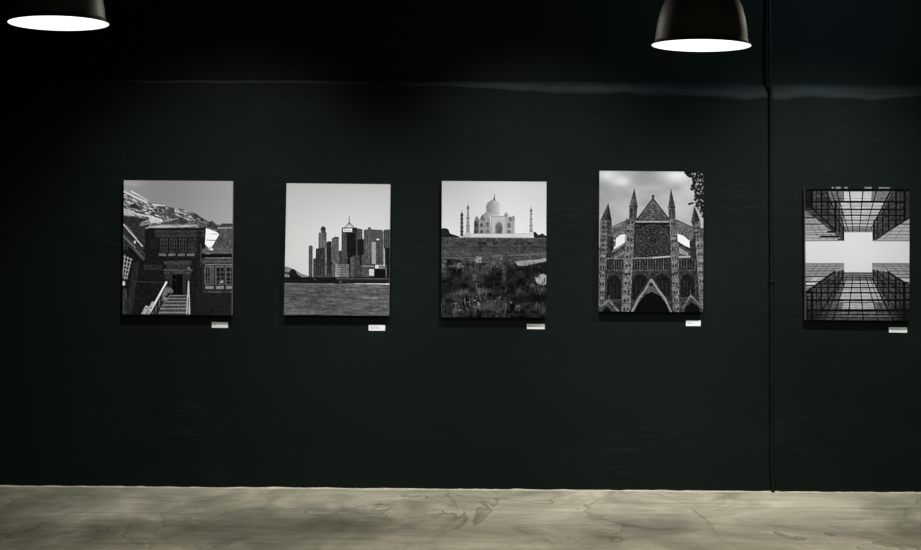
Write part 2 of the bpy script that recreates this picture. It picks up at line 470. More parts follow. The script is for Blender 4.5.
    for i in range(620):
        x = p.rng.uniform(45, 850); y = p.rng.uniform(700, 1090); l = p.rng.uniform(20, 70)
        v = 12 + p.rng.random() ** 3 * (150 if y > 860 else 80)
        p.line(x, y, x + p.rng.uniform(-14, 14), y - l, 5, v, 2, al=.75)
    p.poly([(560, 925), (860, 910), (860, 960), (620, 968)], 14, 5, al=.6)
    for i in range(46):                                      # soft seed heads and twigs along the top of the scrub
        x = p.rng.uniform(50, 620); y = 650 + p.rng.uniform(-14, 40)
        p.ell(x, y, p.rng.uniform(6, 18), p.rng.uniform(5, 14), p.rng.uniform(40, 96), al=.6)
    for x, y, r in [(155, 975, 13), (190, 1026, 11), (258, 966, 10), (332, 976, 14), (306, 944, 10), (250, 1016, 10), (636, 996, 14),
                    (646, 1026, 8), (490, 926, 11), (300, 1000, 8), (170, 1060, 8), (580, 965, 12), (318, 920, 8)]:
        tuft(x, y, r, 205 if r > 9 else 150, 8)
    for x, y, rx, ry, v in [(210, 800, 90, 60, 16), (440, 800, 70, 60, 18), (600, 790, 80, 60, 16), (720, 740, 80, 45, 16), (760, 940, 130, 50, 12), (110, 860, 50, 60, 18)]:
        p.glow(x, y, rx, ry, v, .6)
    for x, y, rx, ry in [(300, 760, 34, 60), (350, 880, 70, 26), (430, 1000, 90, 40), (530, 770, 16, 60), (200, 900, 50, 20)]:
        p.glow(x, y, rx, ry, 98, .55)
    p.glow(440, 1110, 900, 60, 14, .7)
    return p.result()

def paint_abbey(c):
    p = Pic(c, (592, 168), 4)
    p.tex = .5; p.sky = 145
    p.a[:] = 168
    p.grain(14, 120, 60); p.grain(7, 50, 30)
    for g in [(120, 50, 90, 50, 236, .9), (235, 100, 75, 40, 242, .95), (650, 55, 130, 55, 246, 1), (740, 160, 90, 80, 215, .6), (420, 90, 130, 50, 158, .8),
              (90, 220, 90, 70, 150, .6), (250, 330, 120, 90, 190, .6), (700, 300, 120, 90, 200, .6), (330, 200, 50, 60, 200, .4)]:
        p.glow(*g)
    # abbey wall
    p.poly([(30, 640), (150, 640), (150, 600), (880, 600), (880, 1120), (30, 1120)], 46, 22, sc=(16, 16))
    # flying buttresses
    p.poly([(140, 462), (180, 450), (275, 398), (285, 500), (240, 494), (200, 512), (165, 545), (140, 560)], 98, 22)
    p.poly([(640, 396), (700, 425), (760, 452), (770, 560), (735, 540), (700, 510), (650, 494)], 94, 22)
    p.line(140, 458, 275, 396, 7, 50); p.line(642, 396, 765, 452, 7, 50)
    p.line(168, 545, 215, 506, 7, 48); p.line(215, 506, 262, 498, 7, 48); p.line(655, 498, 700, 512, 7, 48); p.line(700, 512, 742, 548, 7, 48)
    p.poly([(166, 552), (215, 512), (262, 504), (262, 560), (160, 628)], 226, 8); p.poly([(655, 504), (700, 518), (742, 556), (748, 612), (655, 560)], 230, 8)
    p.line(168, 560, 160, 640, 12, 70); p.line(180, 540, 176, 600, 8, 90)
    p.poly([(140, 655), (262, 562), (262, 680), (140, 690)], 70, 20); p.line(145, 648, 262, 566, 11, 118); p.line(150, 668, 262, 592, 8, 40); p.line(175, 690, 255, 640, 22, 105)
    p.poly([(655, 560), (770, 640), (770, 690), (655, 690)], 72, 20); p.line(655, 566, 770, 642, 10, 40); p.poly([(662, 604), (735, 650), (732, 672), (668, 650)], 142, 20)
    # outer towers and spires
    def tower(x0, x1, y0, y1, v):
        p.rect(x0, y0, x1, y1, v, 30, sc=(12, 12))
        for i in range(int((y1 - y0) / 34)):
            y = y0 + 8 + i * 34
            p.rect(x0 + (x1 - x0) * .2, y, x0 + (x1 - x0) * .38, y + 18, v - 48); p.rect(x0 + (x1 - x0) * .58, y, x0 + (x1 - x0) * .76, y + 18, v - 40)
            p.line(x0, y + 26, x1, y + 26, 4, v + 28, al=.7)
    tower(62, 150, 402, 660, 92); p.rect(118, 420, 152, 660, 48, 20, al=.7); p.poly([(120, 530), (160, 520), (170, 560), (150, 660), (120, 660)], 46, 16)
    tower(762, 828, 406, 690, 90); p.rect(826, 460, 890, 690, 76, 24); p.poly([(745, 560), (790, 520), (800, 690), (750, 690)], 46, 18)
    p.poly([(126, 268), (152, 402), (150, 424), (112, 408), (66, 402)], 36, 8); p.poly([(126, 268), (112, 404), (66, 400)], 66, 14)
    p.rect(66, 398, 150, 410, 104, al=.6)
    p.poly([(780, 288), (826, 404), (790, 412), (754, 420)], 38, 8); p.poly([(780, 288), (782, 405), (756, 412)], 70, 12)
    # inner pinnacles
    p.poly([(285, 292), (348, 298), (342, 400), (282, 394)], 84, 26); p.poly([(324, 152), (349, 296), (286, 292)], 58, 14); p.poly([(324, 152), (318, 292), (288, 290)], 84, 16)
    p.rect(296, 306, 312, 380, 46); p.rect(322, 306, 334, 380, 44); p.line(284, 294, 350, 298, 7, 40)
    p.poly([(583, 302), (634, 302), (640, 392), (586, 394)], 84, 26); p.poly([(602, 152), (636, 302), (582, 302)], 58, 14); p.poly([(602, 152), (602, 302), (584, 302)], 84, 16)
    p.rect(592, 314, 604, 384, 46); p.rect(614, 314, 624, 384, 46); p.line(580, 302, 638, 302, 7, 40)
    # gable and rose window
    p.rect(318, 400, 604, 690, 40, 12); p.rect(326, 420, 600, 470, 22, 6); p.line(330, 440, 600, 440, 5, 46)
    p.poly([(465, 232), (596, 400), (336, 402)], 72, 18, sc=(10, 10))
    for x, y, r in [(465, 285, 16), (440, 335, 20), (490, 335, 20), (410, 372, 16), (465, 372, 18), (522, 372, 16)]:
        p.ring(x, y, r, 5, 108, n=12)
    p.line(465, 232, 338, 400, 8, 46); p.line(465, 232, 594, 398, 8, 40); p.line(465, 250, 362, 390, 4, 120); p.line(465, 250, 570, 388, 4, 112)
    p.rect(459, 206, 473, 240, 58); p.rect(455, 208, 478, 222, 66)
    p.rect(326, 404, 604, 416, 152, 16)
    p.ell(462, 556, 126, 118, 28)
    p.rect(326, 450, 600, 480, 30, al=.5)
    for r, w, v in [(122, 6, 70), (96, 5, 56), (66, 5, 64), (34, 5, 70), (16, 4, 58)]:
        p.ring(462, 556, r, w, v)
    for i in range(16):
        t = 2 * PI * i / 16
        p.line(462 + 30 * math.cos(t), 556 + 30 * math.sin(t), 462 + 118 * math.cos(t), 556 + 118 * math.sin(t), 4, 60)
        p.ring(462 + 92 * math.cos(t + .2), 556 + 92 * math.sin(t + .2), 16, 4, 74, n=10)
        if i % 2 == 0:
            p.ring(462 + 50 * math.cos(t + .2), 556 + 50 * math.sin(t + .2), 13, 4, 66, n=10)
    for x, y in [(346, 455), (578, 455), (346, 655), (578, 655)]:
        p.ring(x, y, 18, 5, 70, n=10)
    # gallery
    p.line(110, 690, 250, 692, 9, 118); p.line(305, 690, 462, 686, 10, 128); p.line(462, 686, 612, 674, 12, 168); p.line(662, 680, 752, 676, 12, 165)
    for x0, x1 in ((112, 246), (306, 606), (660, 786)):
        p.rect(x0, 700, x1, 778, 32, 8); p.line(x0, 738, x1, 738, 7, 22)
        n = int((x1 - x0) / 19)
        for i in range(n + 1):
            x = x0 + (x1 - x0) * i / n
            p.line(x, 700, x, 778, 5, 78 if i % 3 else 104)
        p.line(x0, 784, x1, 782, 7, 76)
    # tall arched windows
    def arch(x0, x1, y0, y1, v=22):
        xm = (x0 + x1) / 2
        o = [(x0, y1), (x0, y0 + 55), (x0 + (xm - x0) * .35, y0 + 18), (xm, y0), (x1 - (x1 - xm) * .35, y0 + 18), (x1, y0 + 55), (x1, y1)]
        p.poly(o, v, 6); p.path(o, 8, 62); p.path([(a * .86 + xm * .14, b + 14) for a, b in o], 5, 36)
        for q in (.3, .5, .72):
            p.line(x0 + (x1 - x0) * q, y0 + 60, x0 + (x1 - x0) * q, y1, 5, 46)
    arch(108, 228, 806, 1010); arch(300, 436, 800, 1000); arch(468, 606, 798, 980); arch(668, 788, 800, 1000)
    p.rect(108, 1000, 230, 1012, 60); p.rect(668, 985, 788, 998, 58)
    # buttress piers
    def pier(pts, v):
        p.poly(pts, v, 42, sc=(14, 14))
        (a0, y0), (b0, _) = pts[0], pts[1]; (b1, y1), (a1, _) = pts[len(pts) // 2], pts[len(pts) // 2 + 1]
        n = int((y1 - y0) / 62)
        for i in range(n):
            q = (i + .5) / n
            xa = a0 + (a1 - a0) * q; xb = b0 + (b1 - b0) * q; y = y0 + (y1 - y0) * q
            p.rect(xa + (xb - xa) * .22, y - 12, xa + (xb - xa) * .44, y + 10, v - 70); p.rect(xa + (xb - xa) * .58, y - 12, xa + (xb - xa) * .8, y + 10, v - 62)
            p.line(xa, y + 22, xb, y + 22, 6, v - 30)
        p.line(a0, y0, a1, y1, 4, v - 55); p.line(b0, y0, b1, y1, 4, v - 65)
    pier([(264, 385), (330, 400), (320, 600), (294, 1110), (222, 1110), (240, 700), (262, 540)], 108)
    pier([(590, 396), (640, 388), (656, 560), (672, 1110), (618, 1110), (606, 700), (596, 560)], 104)
    pier([(52, 600), (110, 650), (104, 760), (96, 1110), (48, 1110), (52, 800), (52, 700)], 104)
    pier([(788, 560), (856, 560), (858, 800), (860, 1110), (828, 1110), (806, 830), (796, 700)], 112)
    p.rect(240, 800, 292, 815, 46, 20); p.rect(625, 790, 660, 812, 46, 20)
    # portal gables
    p.poly([(452, 820), (290, 1110), (618, 1110)], 76, 16)
    p.line(450, 822, 280, 1110, 16, 42); p.line(454, 822, 630, 1110, 16, 42)
    p.path([(452, 850), (408, 930), (360, 990), (300, 1110)], 17, 128); p.path([(454, 850), (505, 930), (560, 1000), (606, 1110)], 15, 140)
    p.ell(452, 892, 15, 20, 30); p.ring(452, 892, 20, 6, 96, n=12); p.rect(428, 918, 480, 940, 80, 30, sc=(8, 8))
    p.poly([(312, 1120), (346, 1045), (400, 970), (455, 944), (520, 974), (562, 1030), (600, 1120)], 9)
    p.path([(312, 1110), (346, 1042), (400, 966), (455, 940), (520, 970), (562, 1026), (602, 1110)], 6, 66)
    p.poly([(130, 1000), (40, 1070), (40, 1110), (225, 1110)], 60, 16); p.line(130, 1004, 50, 1075, 15, 100); p.line(130, 1004, 215, 1110, 15, 108); p.line(130, 970, 130, 1010, 8, 86)
    p.poly([(72, 1120), (90, 1075), (125, 1058), (165, 1120)], 14)
    p.poly([(755, 968), (690, 1062), (680, 1110), (860, 1110), (850, 1060)], 60, 16); p.line(755, 972, 690, 1075, 15, 100); p.line(755, 972, 848, 1075, 15, 106); p.line(750, 930, 752, 975, 8, 86)
    p.poly([(698, 1120), (715, 1060), (765, 1025), (815, 1065), (832, 1120)], 11)
    # foliage hanging in at the upper right
    for i in range(330):
        y = 20 + 350 * p.rng.random() ** 1.3
        lx = np.interp(y, [20, 60, 100, 150, 200, 250, 290, 330, 370], [700, 735, 775, 752, 788, 785, 790, 825, 845])
        x = lx + (870 - lx) * p.rng.random() ** .8
        r = p.rng.uniform(6, 17)
        p.ell(x, y, r, r * .8, p.rng.uniform(14, 46))
    for x, y in [(755, 272), (768, 268), (742, 276), (845, 372), (725, 52), (712, 38)]:
        p.ell(x, y, 9, 8, 30)
    for i in range(46):
        y = p.rng.uniform(40, 360); lx = np.interp(y, [20, 100, 200, 290, 370], [720, 785, 800, 800, 850])
        x = lx + (850 - lx) * p.rng.random()
        p.ell(x, y, p.rng.uniform(3, 7), p.rng.uniform(3, 7), p.rng.uniform(110, 200))
    p.line(852, 60, 854, 380, 5, 150, al=.6)
    return p.result()

def paint_lookup(c):
    p = Pic(c, (798, 182), 5)
    p.tex = .22; p.sky = 130
    p.a[:] = 206
    p.glow(460, 540, 160, 160, 212, .8)
    xo = lambda y: 50 if y < 205 else 50 + (y - 205) * 300 / 245          # outer edge of the dark facade, upper left
    # --- upper half
    p.poly([(30, 195), (352, 452), (30, 456)], 128, 14, g=('y', 158)); p.poly([(870, 262), (870, 456), (566, 454)], 158, 10)
    for y, x1, w, v in [(272, 185, 11, 24), (322, 232, 8, 36), (350, 250, 4, 90), (366, 280, 5, 78), (388, 300, 4, 95), (402, 310, 5, 88), (428, 330, 4, 90), (446, 345, 7, 120)]:
        p.line(30, y, x1, y + 1, w, v)
    for x in (60, 110, 165, 220):
        p.line(x, 270, x + 110, 440, 4, 84)
    p.rect(60, 200, 120, 262, 74, 14, al=.7)
    for y, x0, w, v in [(322, 750, 8, 34), (350, 705, 4, 84), (376, 670, 5, 90), (402, 640, 5, 84), (428, 605, 4, 92), (446, 570, 7, 120)]:
        p.line(x0, y, 870, y, w, v)
    for x in (840, 770, 700):
        p.line(x, 300, x - 110, 440, 4, 110)
    p.poly([(30, 30), (215, 30), (352, 385), (352, 452), (30, 200)], 60, 34, sc=(26, 18))
    p.poly([(700, 30), (870, 30), (870, 270), (568, 452), (566, 385)], 60, 32, sc=(26, 18))
    p.poly([(200, 30), (735, 30), (567, 385), (350, 385)], 96, 22, sc=(20, 14))
    p.poly([(352, 75), (562, 75), (556, 145), (352, 145)], 178, 14, g=('y', 188))
    p.poly([(308, 160), (652, 160), (606, 250), (572, 300), (566, 385), (352, 385), (345, 250)], 172, 18, sc=(50, 14))
    p.poly([(352, 340), (566, 340), (566, 385), (352, 385)], 128, 10)
    p.poly([(300, 75), (352, 75), (352, 145), (318, 145)], 100, 18); p.poly([(566, 75), (690, 75), (655, 145), (566, 145)], 108, 18)
    for y, w in [(152, 12), (210, 9), (255, 8), (292, 6), (320, 6), (343, 5), (360, 4), (373, 4)]:
        xr = 850 if y < 275 else 850 - (y - 275) * 280 / 170
        p.line(max(xo(y), 55), y, xr, y, w * 1.25, 16 if y < 300 else 48)
    for y in (128, 184, 234, 275, 306):
        p.line(xo(y) + 10, y, 352, y, 4, 34); p.line(600, y, 830 - max(0, y - 270) * 1.6, y, 4, 44)
        p.line(352, y, 600, y, 3, 120)
    for x0, y0, x1, y1, w in [(295, 75, 385, 385, 7), (392, 70, 418, 385, 8), (494, 70, 466, 385, 8), (596, 70, 512, 385, 7), (702, 75, 556, 360, 10), (255, 75, 365, 385, 6), (215, 75, 350, 380, 8)]:
        p.line(x0, y0, x1, y1, w * 1.25, 16, w * .6)
    for x, y0, y1, w in [(106, 60, 205, 16), (180, 60, 268, 11), (228, 65, 310, 7), (285, 140, 372, 12), (315, 160, 400, 6), (345, 330, 440, 9), (140, 70, 220, 5),
                         (578, 300, 442, 10), (606, 250, 425, 6), (645, 200, 400, 7), (690, 150, 372, 9), (745, 65, 335, 11), (778, 70, 310, 5), (810, 60, 292, 16)]:
        p.line(x, y0, x, y1, w * 1.2, 12)
    for a in [(110, 80, 330, 330), (180, 80, 340, 290), (140, 70, 250, 200)]:
        p.line(*a, 5, 22)
    for a in [(830, 90, 600, 340), (760, 80, 590, 300), (830, 160, 620, 380)]:
        p.line(*a, 5, 26)
    p.line(60, 150, 285, 372, 10, 15); p.line(850, 268, 590, 442, 9, 26)
    p.rect(54, 55, 98, 200, 14, al=.85); p.rect(822, 40, 870, 276, 44, 10, al=.85)
    p.line(284, 140, 284, 378, 12, 10); p.rect(222, 374, 284, 388, 16); p.rect(168, 410, 312, 424, 26); p.rect(300, 434, 345, 446, 50)
    p.rect(30, 20, 870, 56, 26, 8)
    for x0, x1 in [(258, 272), (288, 326), (352, 378), (505, 560), (612, 700)]:
        p.rect(x0, 38, x1, 52, 118, 26, sc=(8, 8))
    p.rect(60, 54, 850, 72, 8)
    # --- lower half
    B = 550
    p.poly([(30, B + 70), (352, B + 70), (352, B + 130), (270, B + 140), (30, B + 305)], 138, 16); p.poly([(565, B + 70), (870, B + 70), (870, B + 260), (690, B + 140), (565, B + 130)], 142, 14)
    p.rect(30, B + 68, 350, B + 92, 128, 8); p.rect(565, B + 68, 870, B + 92, 124, 8)
    for y, x1, w, v in [(97, 330, 4, 92), (112, 320, 4, 96), (130, 290, 6, 62), (150, 260, 4, 84), (172, 235, 8, 40), (212, 165, 8, 34), (238, 120, 12, 24), (262, 90, 5, 60)]:
        p.line(40, B + y, x1, B + y - 2, w, v)
    p.rect(60, B + 222, 130, B + 234, 205); p.poly([(80, B + 208), (105, B + 178), (150, B + 178), (190, B + 180), (150, B + 206)], 172)
    for x in (300, 250, 200, 150):
        p.line(x, B + 75, x - 110, B + 205, 4, 86)
    for y, x0, w, v in [(97, 600, 4, 92), (112, 630, 4, 98), (130, 680, 6, 70), (155, 720, 5, 62), (180, 760, 7, 46), (218, 810, 8, 40)]:
        p.line(x0, B + y, 870, B + y, w, v)
    p.poly([(770, B + 186), (850, B + 190), (850, B + 214), (815, B + 212)], 178)
    for x in (640, 700, 760, 820):
        p.line(x, B + 75, x + 80, B + 160, 4, 92)
    p.poly([(352, B + 120), (352, B + 160), (200, B + 520), (30, B + 520), (30, B + 300), (270, B + 140)], 70, 26, sc=(26, 18))
    p.poly([(565, B + 120), (690, B + 140), (870, B + 250), (870, B + 520), (740, B + 520), (566, B + 170)], 68, 24, sc=(26, 18))
    p.poly([(352, B + 138), (566, B + 138), (745, B + 520), (190, B + 520)], 96, 22, sc=(20, 14))
    p.rect(352, B + 138, 566, B + 175, 112, 8)
    p.poly([(352, B + 200), (568, B + 200), (645, B + 365), (312, B + 365)], 172, 20, sc=(50, 14)); p.poly([(345, B + 375), (575, B + 375), (590, B + 425), (335, B + 425)], 168, 26)
    p.poly([(290, B + 372), (345, B + 372), (330, B + 425), (270, B + 425)], 96, 14)
    for y, w in [(150, 4), (165, 4), (180, 5), (200, 6), (226, 7), (256, 8), (295, 10), (352, 13), (430, 17), (462, 7), (486, 6)]:
        xl = 55 if y > 290 else 55 + (290 - y) * 1.45
        xr = 855 if y > 240 else 855 - (240 - y) * 1.6
        p.line(xl, B + y, xr, B + y, w * 1.2, 48 if y < 190 else 16)
    for y in (213, 240, 274, 322, 390, 410, 446, 474):
        p.line(max(60, 55 + (290 - y) * 1.4), B + y, 330, B + y, 4, 42); p.line(600, B + y, 840, B + y, 4, 44); p.line(330, B + y, 600, B + y, 3, 112)
    for x0, y0, x1, y1, w in [(418, 165, 378, 510, 8), (468, 165, 498, 510, 8), (514, 165, 615, 510, 8), (372, 165, 262, 510, 8), (560, 180, 730, 510, 11), (335, 170, 160, 470, 8), (350, 150, 200, 510, 7), (540, 165, 672, 510, 5)]:
        p.line(x0, B + y0, x1, B + y1, w * .65, 14, w * 1.25)
    for x, y0, y1, w in [(104, 290, 510, 16), (72, 320, 510, 8), (175, 230, 440, 10), (228, 190, 400, 7), (280, 140, 330, 7), (310, 130, 280, 6), (342, 125, 240, 9), (140, 260, 480, 5),
                         (575, 120, 230, 9), (606, 120, 280, 7), (650, 130, 330, 6), (690, 140, 400, 8), (745, 180, 430, 11), (775, 200, 440, 5), (810, 215, 510, 16)]:
        p.line(x, B + y0, x, B + y1, w * 1.2, 12)
    for a in [(570, B + 130, 800, B + 400), (600, B + 125, 840, B + 350), (320, B + 150, 110, B + 400), (620, B + 260, 810, B + 500)]:
        p.line(*a, 6, 18)
    p.line(60, B + 292, 280, B + 134, 13, 16); p.line(680, B + 136, 860, B + 246, 13, 18); p.rect(60, B + 280, 110, B + 298, 12)
    for i in range(12):
        x = p.rng.uniform(350, 700)
        p.rect(x, B + 470, x + 40, B + 482, p.rng.uniform(80, 120), al=.7)
    p.glow(60, B + 500, 150, 110, 18, .7); p.glow(860, B + 480, 120, 110, 14, .85); p.glow(460, B + 540, 700, 50, 16, .6)
    return p.result()

PRINTS = [
    # corners TL TR BR BL in the photograph, painter, albedo scale, label
    ([(123.9, 180.3), (232.9, 181.1), (231.6, 315.4), (122.3, 314.5)], paint_courtyard, 1.0,
     'black and white canvas print of a courtyard house with stairs below a rocky mountainside'),
    ([(286.6, 183.2), (390.4, 184.3), (389.0, 315.8), (283.9, 314.8)], paint_skyline, 1.0,
     'black and white canvas print of a skyscraper skyline across water under a pale sky'),
    ([(441.9, 181.0), (546.5, 181.7), (546.0, 317.7), (441.3, 317.2)], paint_mausoleum, 1.0,
     'black and white canvas print of a domed white mausoleum with minarets above dark scrub'),
    ([(599.5, 170.8), (703.5, 171.8), (703.0, 312.2), (599.0, 311.4)], paint_abbey, 1.0,
     'black and white canvas print of a gothic church front with rose window and spires'),
    ([(804.9, 186.5), (909.4, 187.3), (909.4, 320.6), (805.9, 319.8)], paint_lookup, 1.0,
     'black and white canvas print looking up glass towers around a white cross of sky'),
]

# ---------------------------------------------------------------- materials
def wall_material(name, lo, hi, scale, bump, rough):
    m = material(name, lo, rough, 0.09)
    tc = N(m, 'ShaderNodeTexCoord')
    mp = N(m, 'ShaderNodeMapping'); mp.inputs['Scale'].default_value = (1, 1, 1.5)
    L(m, tc, 'Object', mp, 'Vector')
    n = N(m, 'ShaderNodeTexNoise', Scale=scale, Detail=6.0, Roughness=0.6); L(m, mp, 'Vector', n, 'Vector')
    r = N(m, 'ShaderNodeValToRGB')
    r.color_ramp.elements[0].position = 0.3; r.color_ramp.elements[0].color = lo
    r.color_ramp.elements[1].position = 0.75; r.color_ramp.elements[1].color = hi
    L(m, n, 'Fac', r, 'Fac'); L(m, r, 'Color', bsdf(m), 'Base Color')
    mpb = N(m, 'ShaderNodeMapping'); mpb.inputs['Scale'].default_value = (1, 1, 2.6); L(m, tc, 'Object', mpb, 'Vector')
    n2 = N(m, 'ShaderNodeTexNoise', Scale=6.5, Detail=6.0, Roughness=0.6, Distortion=0.8); L(m, mpb, 'Vector', n2, 'Vector')
    b = N(m, 'ShaderNodeBump', Strength=bump, Distance=0.02); 
    n3 = N(m, 'ShaderNodeTexNoise', Scale=1.7, Detail=2.0); L(m, tc, 'Object', n3, 'Vector')       # relief only in patches
    r3 = N(m, 'ShaderNodeMapRange'); r3.inputs['From Min'].default_value = 0.54; r3.inputs['From Max'].default_value = 0.72
    r3.inputs['To Min'].default_value = 0.06; L(m, n3, 'Fac', r3, 'Value')
    mu = N(m, 'ShaderNodeMath'); mu.operation = 'MULTIPLY'; L(m, n2, 'Fac', mu, 0); L(m, r3, 'Result', mu, 1)
    L(m, mu, 0, b, 'Height')
    L(m, b, 'Normal', bsdf(m), 'Normal')
    return m

wall_mat = wall_material('dark_green_plaster', (0.0015, 0.0042, 0.0029, 1), (0.0026, 0.0062, 0.0047, 1), 1.3, 0.6, 0.65)
ledge_mat = wall_material('light_tinted_ledge', (0.0015, 0.0042, 0.0029, 1), (0.0026, 0.0062, 0.0047, 1), 1.3, 0.4, 0.8)
def ledge_light(m):  # paler colour stands in for light caught on the sloped ledge
    at = N(m, 'ShaderNodeAttribute'); at.attribute_name = 'ledge_light'
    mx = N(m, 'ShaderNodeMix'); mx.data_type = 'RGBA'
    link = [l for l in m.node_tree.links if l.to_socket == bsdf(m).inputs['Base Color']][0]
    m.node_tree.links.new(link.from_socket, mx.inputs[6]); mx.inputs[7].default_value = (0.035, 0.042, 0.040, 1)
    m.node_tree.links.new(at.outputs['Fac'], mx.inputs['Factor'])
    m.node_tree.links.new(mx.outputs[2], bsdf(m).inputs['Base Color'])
ledge_light(ledge_mat)
ceil_mat = wall_material('dark_ceiling_paint', (0.004, 0.005, 0.005, 1), (0.007, 0.008, 0.008, 1), 1.0, 0.2, 0.8)

def floor_material():
    m = material('polished_cement_floor', (0.3, 0.28, 0.23, 1), 0.42, 0.35)
    tc = N(m, 'ShaderNodeTexCoord')
    mp = N(m, 'ShaderNodeMapping'); mp.inputs['Scale'].default_value = (1.0, 0.62, 1.0); mp.inputs['Rotation'].default_value = (0, 0, 0.35)
    L(m, tc, 'Object', mp, 'Vector')
    warp = N(m, 'ShaderNodeTexNoise', Scale=0.9, Detail=3.0); L(m, mp, 'Vector', warp, 'Vector')
    mixv = N(m, 'ShaderNodeMix'); mixv.data_type = 'VECTOR'; mixv.inputs['Factor'].default_value = 0.42
    m.node_tree.links.new(mp.outputs['Vector'], mixv.inputs[4]); m.node_tree.links.new(warp.outputs['Color'], mixv.inputs[5])
    big = N(m, 'ShaderNodeTexNoise', Scale=2.6, Detail=7.0, Roughness=0.62, Distortion=1.6)
    m.node_tree.links.new(mixv.outputs[1], big.inputs['Vector'])
    ramp = N(m, 'ShaderNodeValToRGB')
    e = ramp.color_ramp.elements
    e[0].position = 0.30; e[0].color = (0.255, 0.245, 0.180, 1)
    e[1].position = 0.72; e[1].color = (0.60, 0.55, 0.44, 1)
    L(m, big, 'Fac', ramp, 'Fac')
    # fine trowel streaks running along the wall
    mp2 = N(m, 'ShaderNodeMapping'); mp2.inputs['Scale'].default_value = (0.9, 7.0, 1.0); mp2.inputs['Rotation'].default_value = (0, 0, 0.03)
    L(m, tc, 'Object', mp2, 'Vector')
    st = N(m, 'ShaderNodeTexNoise', Scale=2.2, Detail=6.0, Roughness=0.65, Distortion=0.5); L(m, mp2, 'Vector', st, 'Vector')
    sr_ = N(m, 'ShaderNodeValToRGB')
    sr_.color_ramp.elements[0].position = 0.3; sr_.color_ramp.elements[0].color = (0.70, 0.71, 0.66, 1)
    sr_.color_ramp.elements[1].position = 0.66; sr_.color_ramp.elements[1].color = (1.08, 1.07, 1.06, 1)
    L(m, st, 'Fac', sr_, 'Fac')
    mul0 = N(m, 'ShaderNodeMix'); mul0.data_type = 'RGBA'; mul0.blend_type = 'MULTIPLY'; mul0.inputs['Factor'].default_value = 0.9
    m.node_tree.links.new(ramp.outputs['Color'], mul0.inputs[6]); m.node_tree.links.new(sr_.outputs['Color'], mul0.inputs[7])
    # wrinkles in the cement: a thin dark line with a pale lip, only here and there
    mp3 = N(m, 'ShaderNodeMapping'); mp3.inputs['Scale'].default_value = (1.0, 0.42, 1.0); mp3.inputs['Rotation'].default_value = (0, 0, -0.3)
    L(m, tc, 'Object', mp3, 'Vector')
    vn = N(m, 'ShaderNodeTexNoise', Scale=1.35, Detail=4.0, Roughness=0.5, Distortion=1.1); L(m, mp3, 'Vector', vn, 'Vector')
    vr = N(m, 'ShaderNodeValToRGB')
    ce = vr.color_ramp.elements
    ce[0].position = 0.470; ce[0].color = (1, 1, 1, 1)
    ce[1].position = 0.520; ce[1].color = (1, 1, 1, 1)
    for q, v in ((0.482, .84), (0.4985, .56), (0.5015, 1.2), (0.509, 1.07)):
        e_ = ce.new(q); e_.color = (v, v, v * .98, 1)
    L(m, vn, 'Fac', vr, 'Fac')
    msk = N(m, 'ShaderNodeTexNoise', Scale=0.75, Detail=2.0); L(m, tc, 'Object', msk, 'Vector')
    mr = N(m, 'ShaderNodeMapRange'); mr.inputs['From Min'].default_value = 0.34; mr.inputs['From Max'].default_value = 0.56
    L(m, msk, 'Fac', mr, 'Value')
    mul = N(m, 'ShaderNodeMix'); mul.data_type = 'RGBA'; mul.blend_type = 'MULTIPLY'
    L(m, mr, 'Result', mul, 'Factor')
    m.node_tree.links.new(mul0.outputs[2], mul.inputs[6]); m.node_tree.links.new(vr.outputs['Color'], mul.inputs[7])
    m.node_tree.links.new(mul.outputs[2], bsdf(m).inputs['Base Color'])
    bh = N(m, 'ShaderNodeMath'); bh.operation = 'MULTIPLY_ADD'; bh.inputs[1].default_value = 0.6; L(m, vr, 'Color', bh, 0); L(m, big, 'Fac', bh, 2)
    # uneven, greener tone in broad clouds; weaker light towards the left is put into this colour
    cl = N(m, 'ShaderNodeTexNoise', Scale=1.5, Detail=6.0, Roughness=0.6, Distortion=0.8); L(m, mp3, 'Vector', cl, 'Vector')
    sx = N(m, 'ShaderNodeSeparateXYZ'); L(m, tc, 'Object', sx, 'Vector')
    gx = N(m, 'ShaderNodeMapRange'); gx.inputs['From Min'].default_value = -3.2; gx.inputs['From Max'].default_value = 0.6
    gx.inputs['To Min'].default_value = 0.23; gx.inputs['To Max'].default_value = -0.04; L(m, sx, 'X', gx, 'Value')
    ad = N(m, 'ShaderNodeMath'); ad.operation = 'SUBTRACT'; L(m, cl, 'Fac', ad, 0); L(m, gx, 'Result', ad, 1)
    cr_ = N(m, 'ShaderNodeValToRGB')
    cr_.color_ramp.elements[0].position = 0.30; cr_.color_ramp.elements[0].color = (0.52, 0.57, 0.53, 1)
    cr_.color_ramp.elements[1].position = 0.56; cr_.color_ramp.elements[1].color = (1.06, 1.05, 1.03, 1)
    L(m, ad, 0, cr_, 'Fac')
    fin = N(m, 'ShaderNodeMix'); fin.data_type = 'RGBA'; fin.blend_type = 'MULTIPLY'; fin.inputs['Factor'].default_value = 0.85
    m.node_tree.links.new(mul.outputs[2], fin.inputs[6]); m.node_tree.links.new(cr_.outputs['Color'], fin.inputs[7])
    m.node_tree.links.new(fin.outputs[2], bsdf(m).inputs['Base Color'])
    b = N(m, 'ShaderNodeBump', Strength=0.35, Distance=0.012); L(m, bh, 0, b, 'Height'); L(m, b, 'Normal', bsdf(m), 'Normal')
    rr = N(m, 'ShaderNodeMapRange'); rr.inputs['To Min'].default_value = 0.38; rr.inputs['To Max'].default_value = 0.6
    L(m, big, 'Fac', rr, 'Value'); L(m, rr, 'Result', bsdf(m), 'Roughness')
    return m

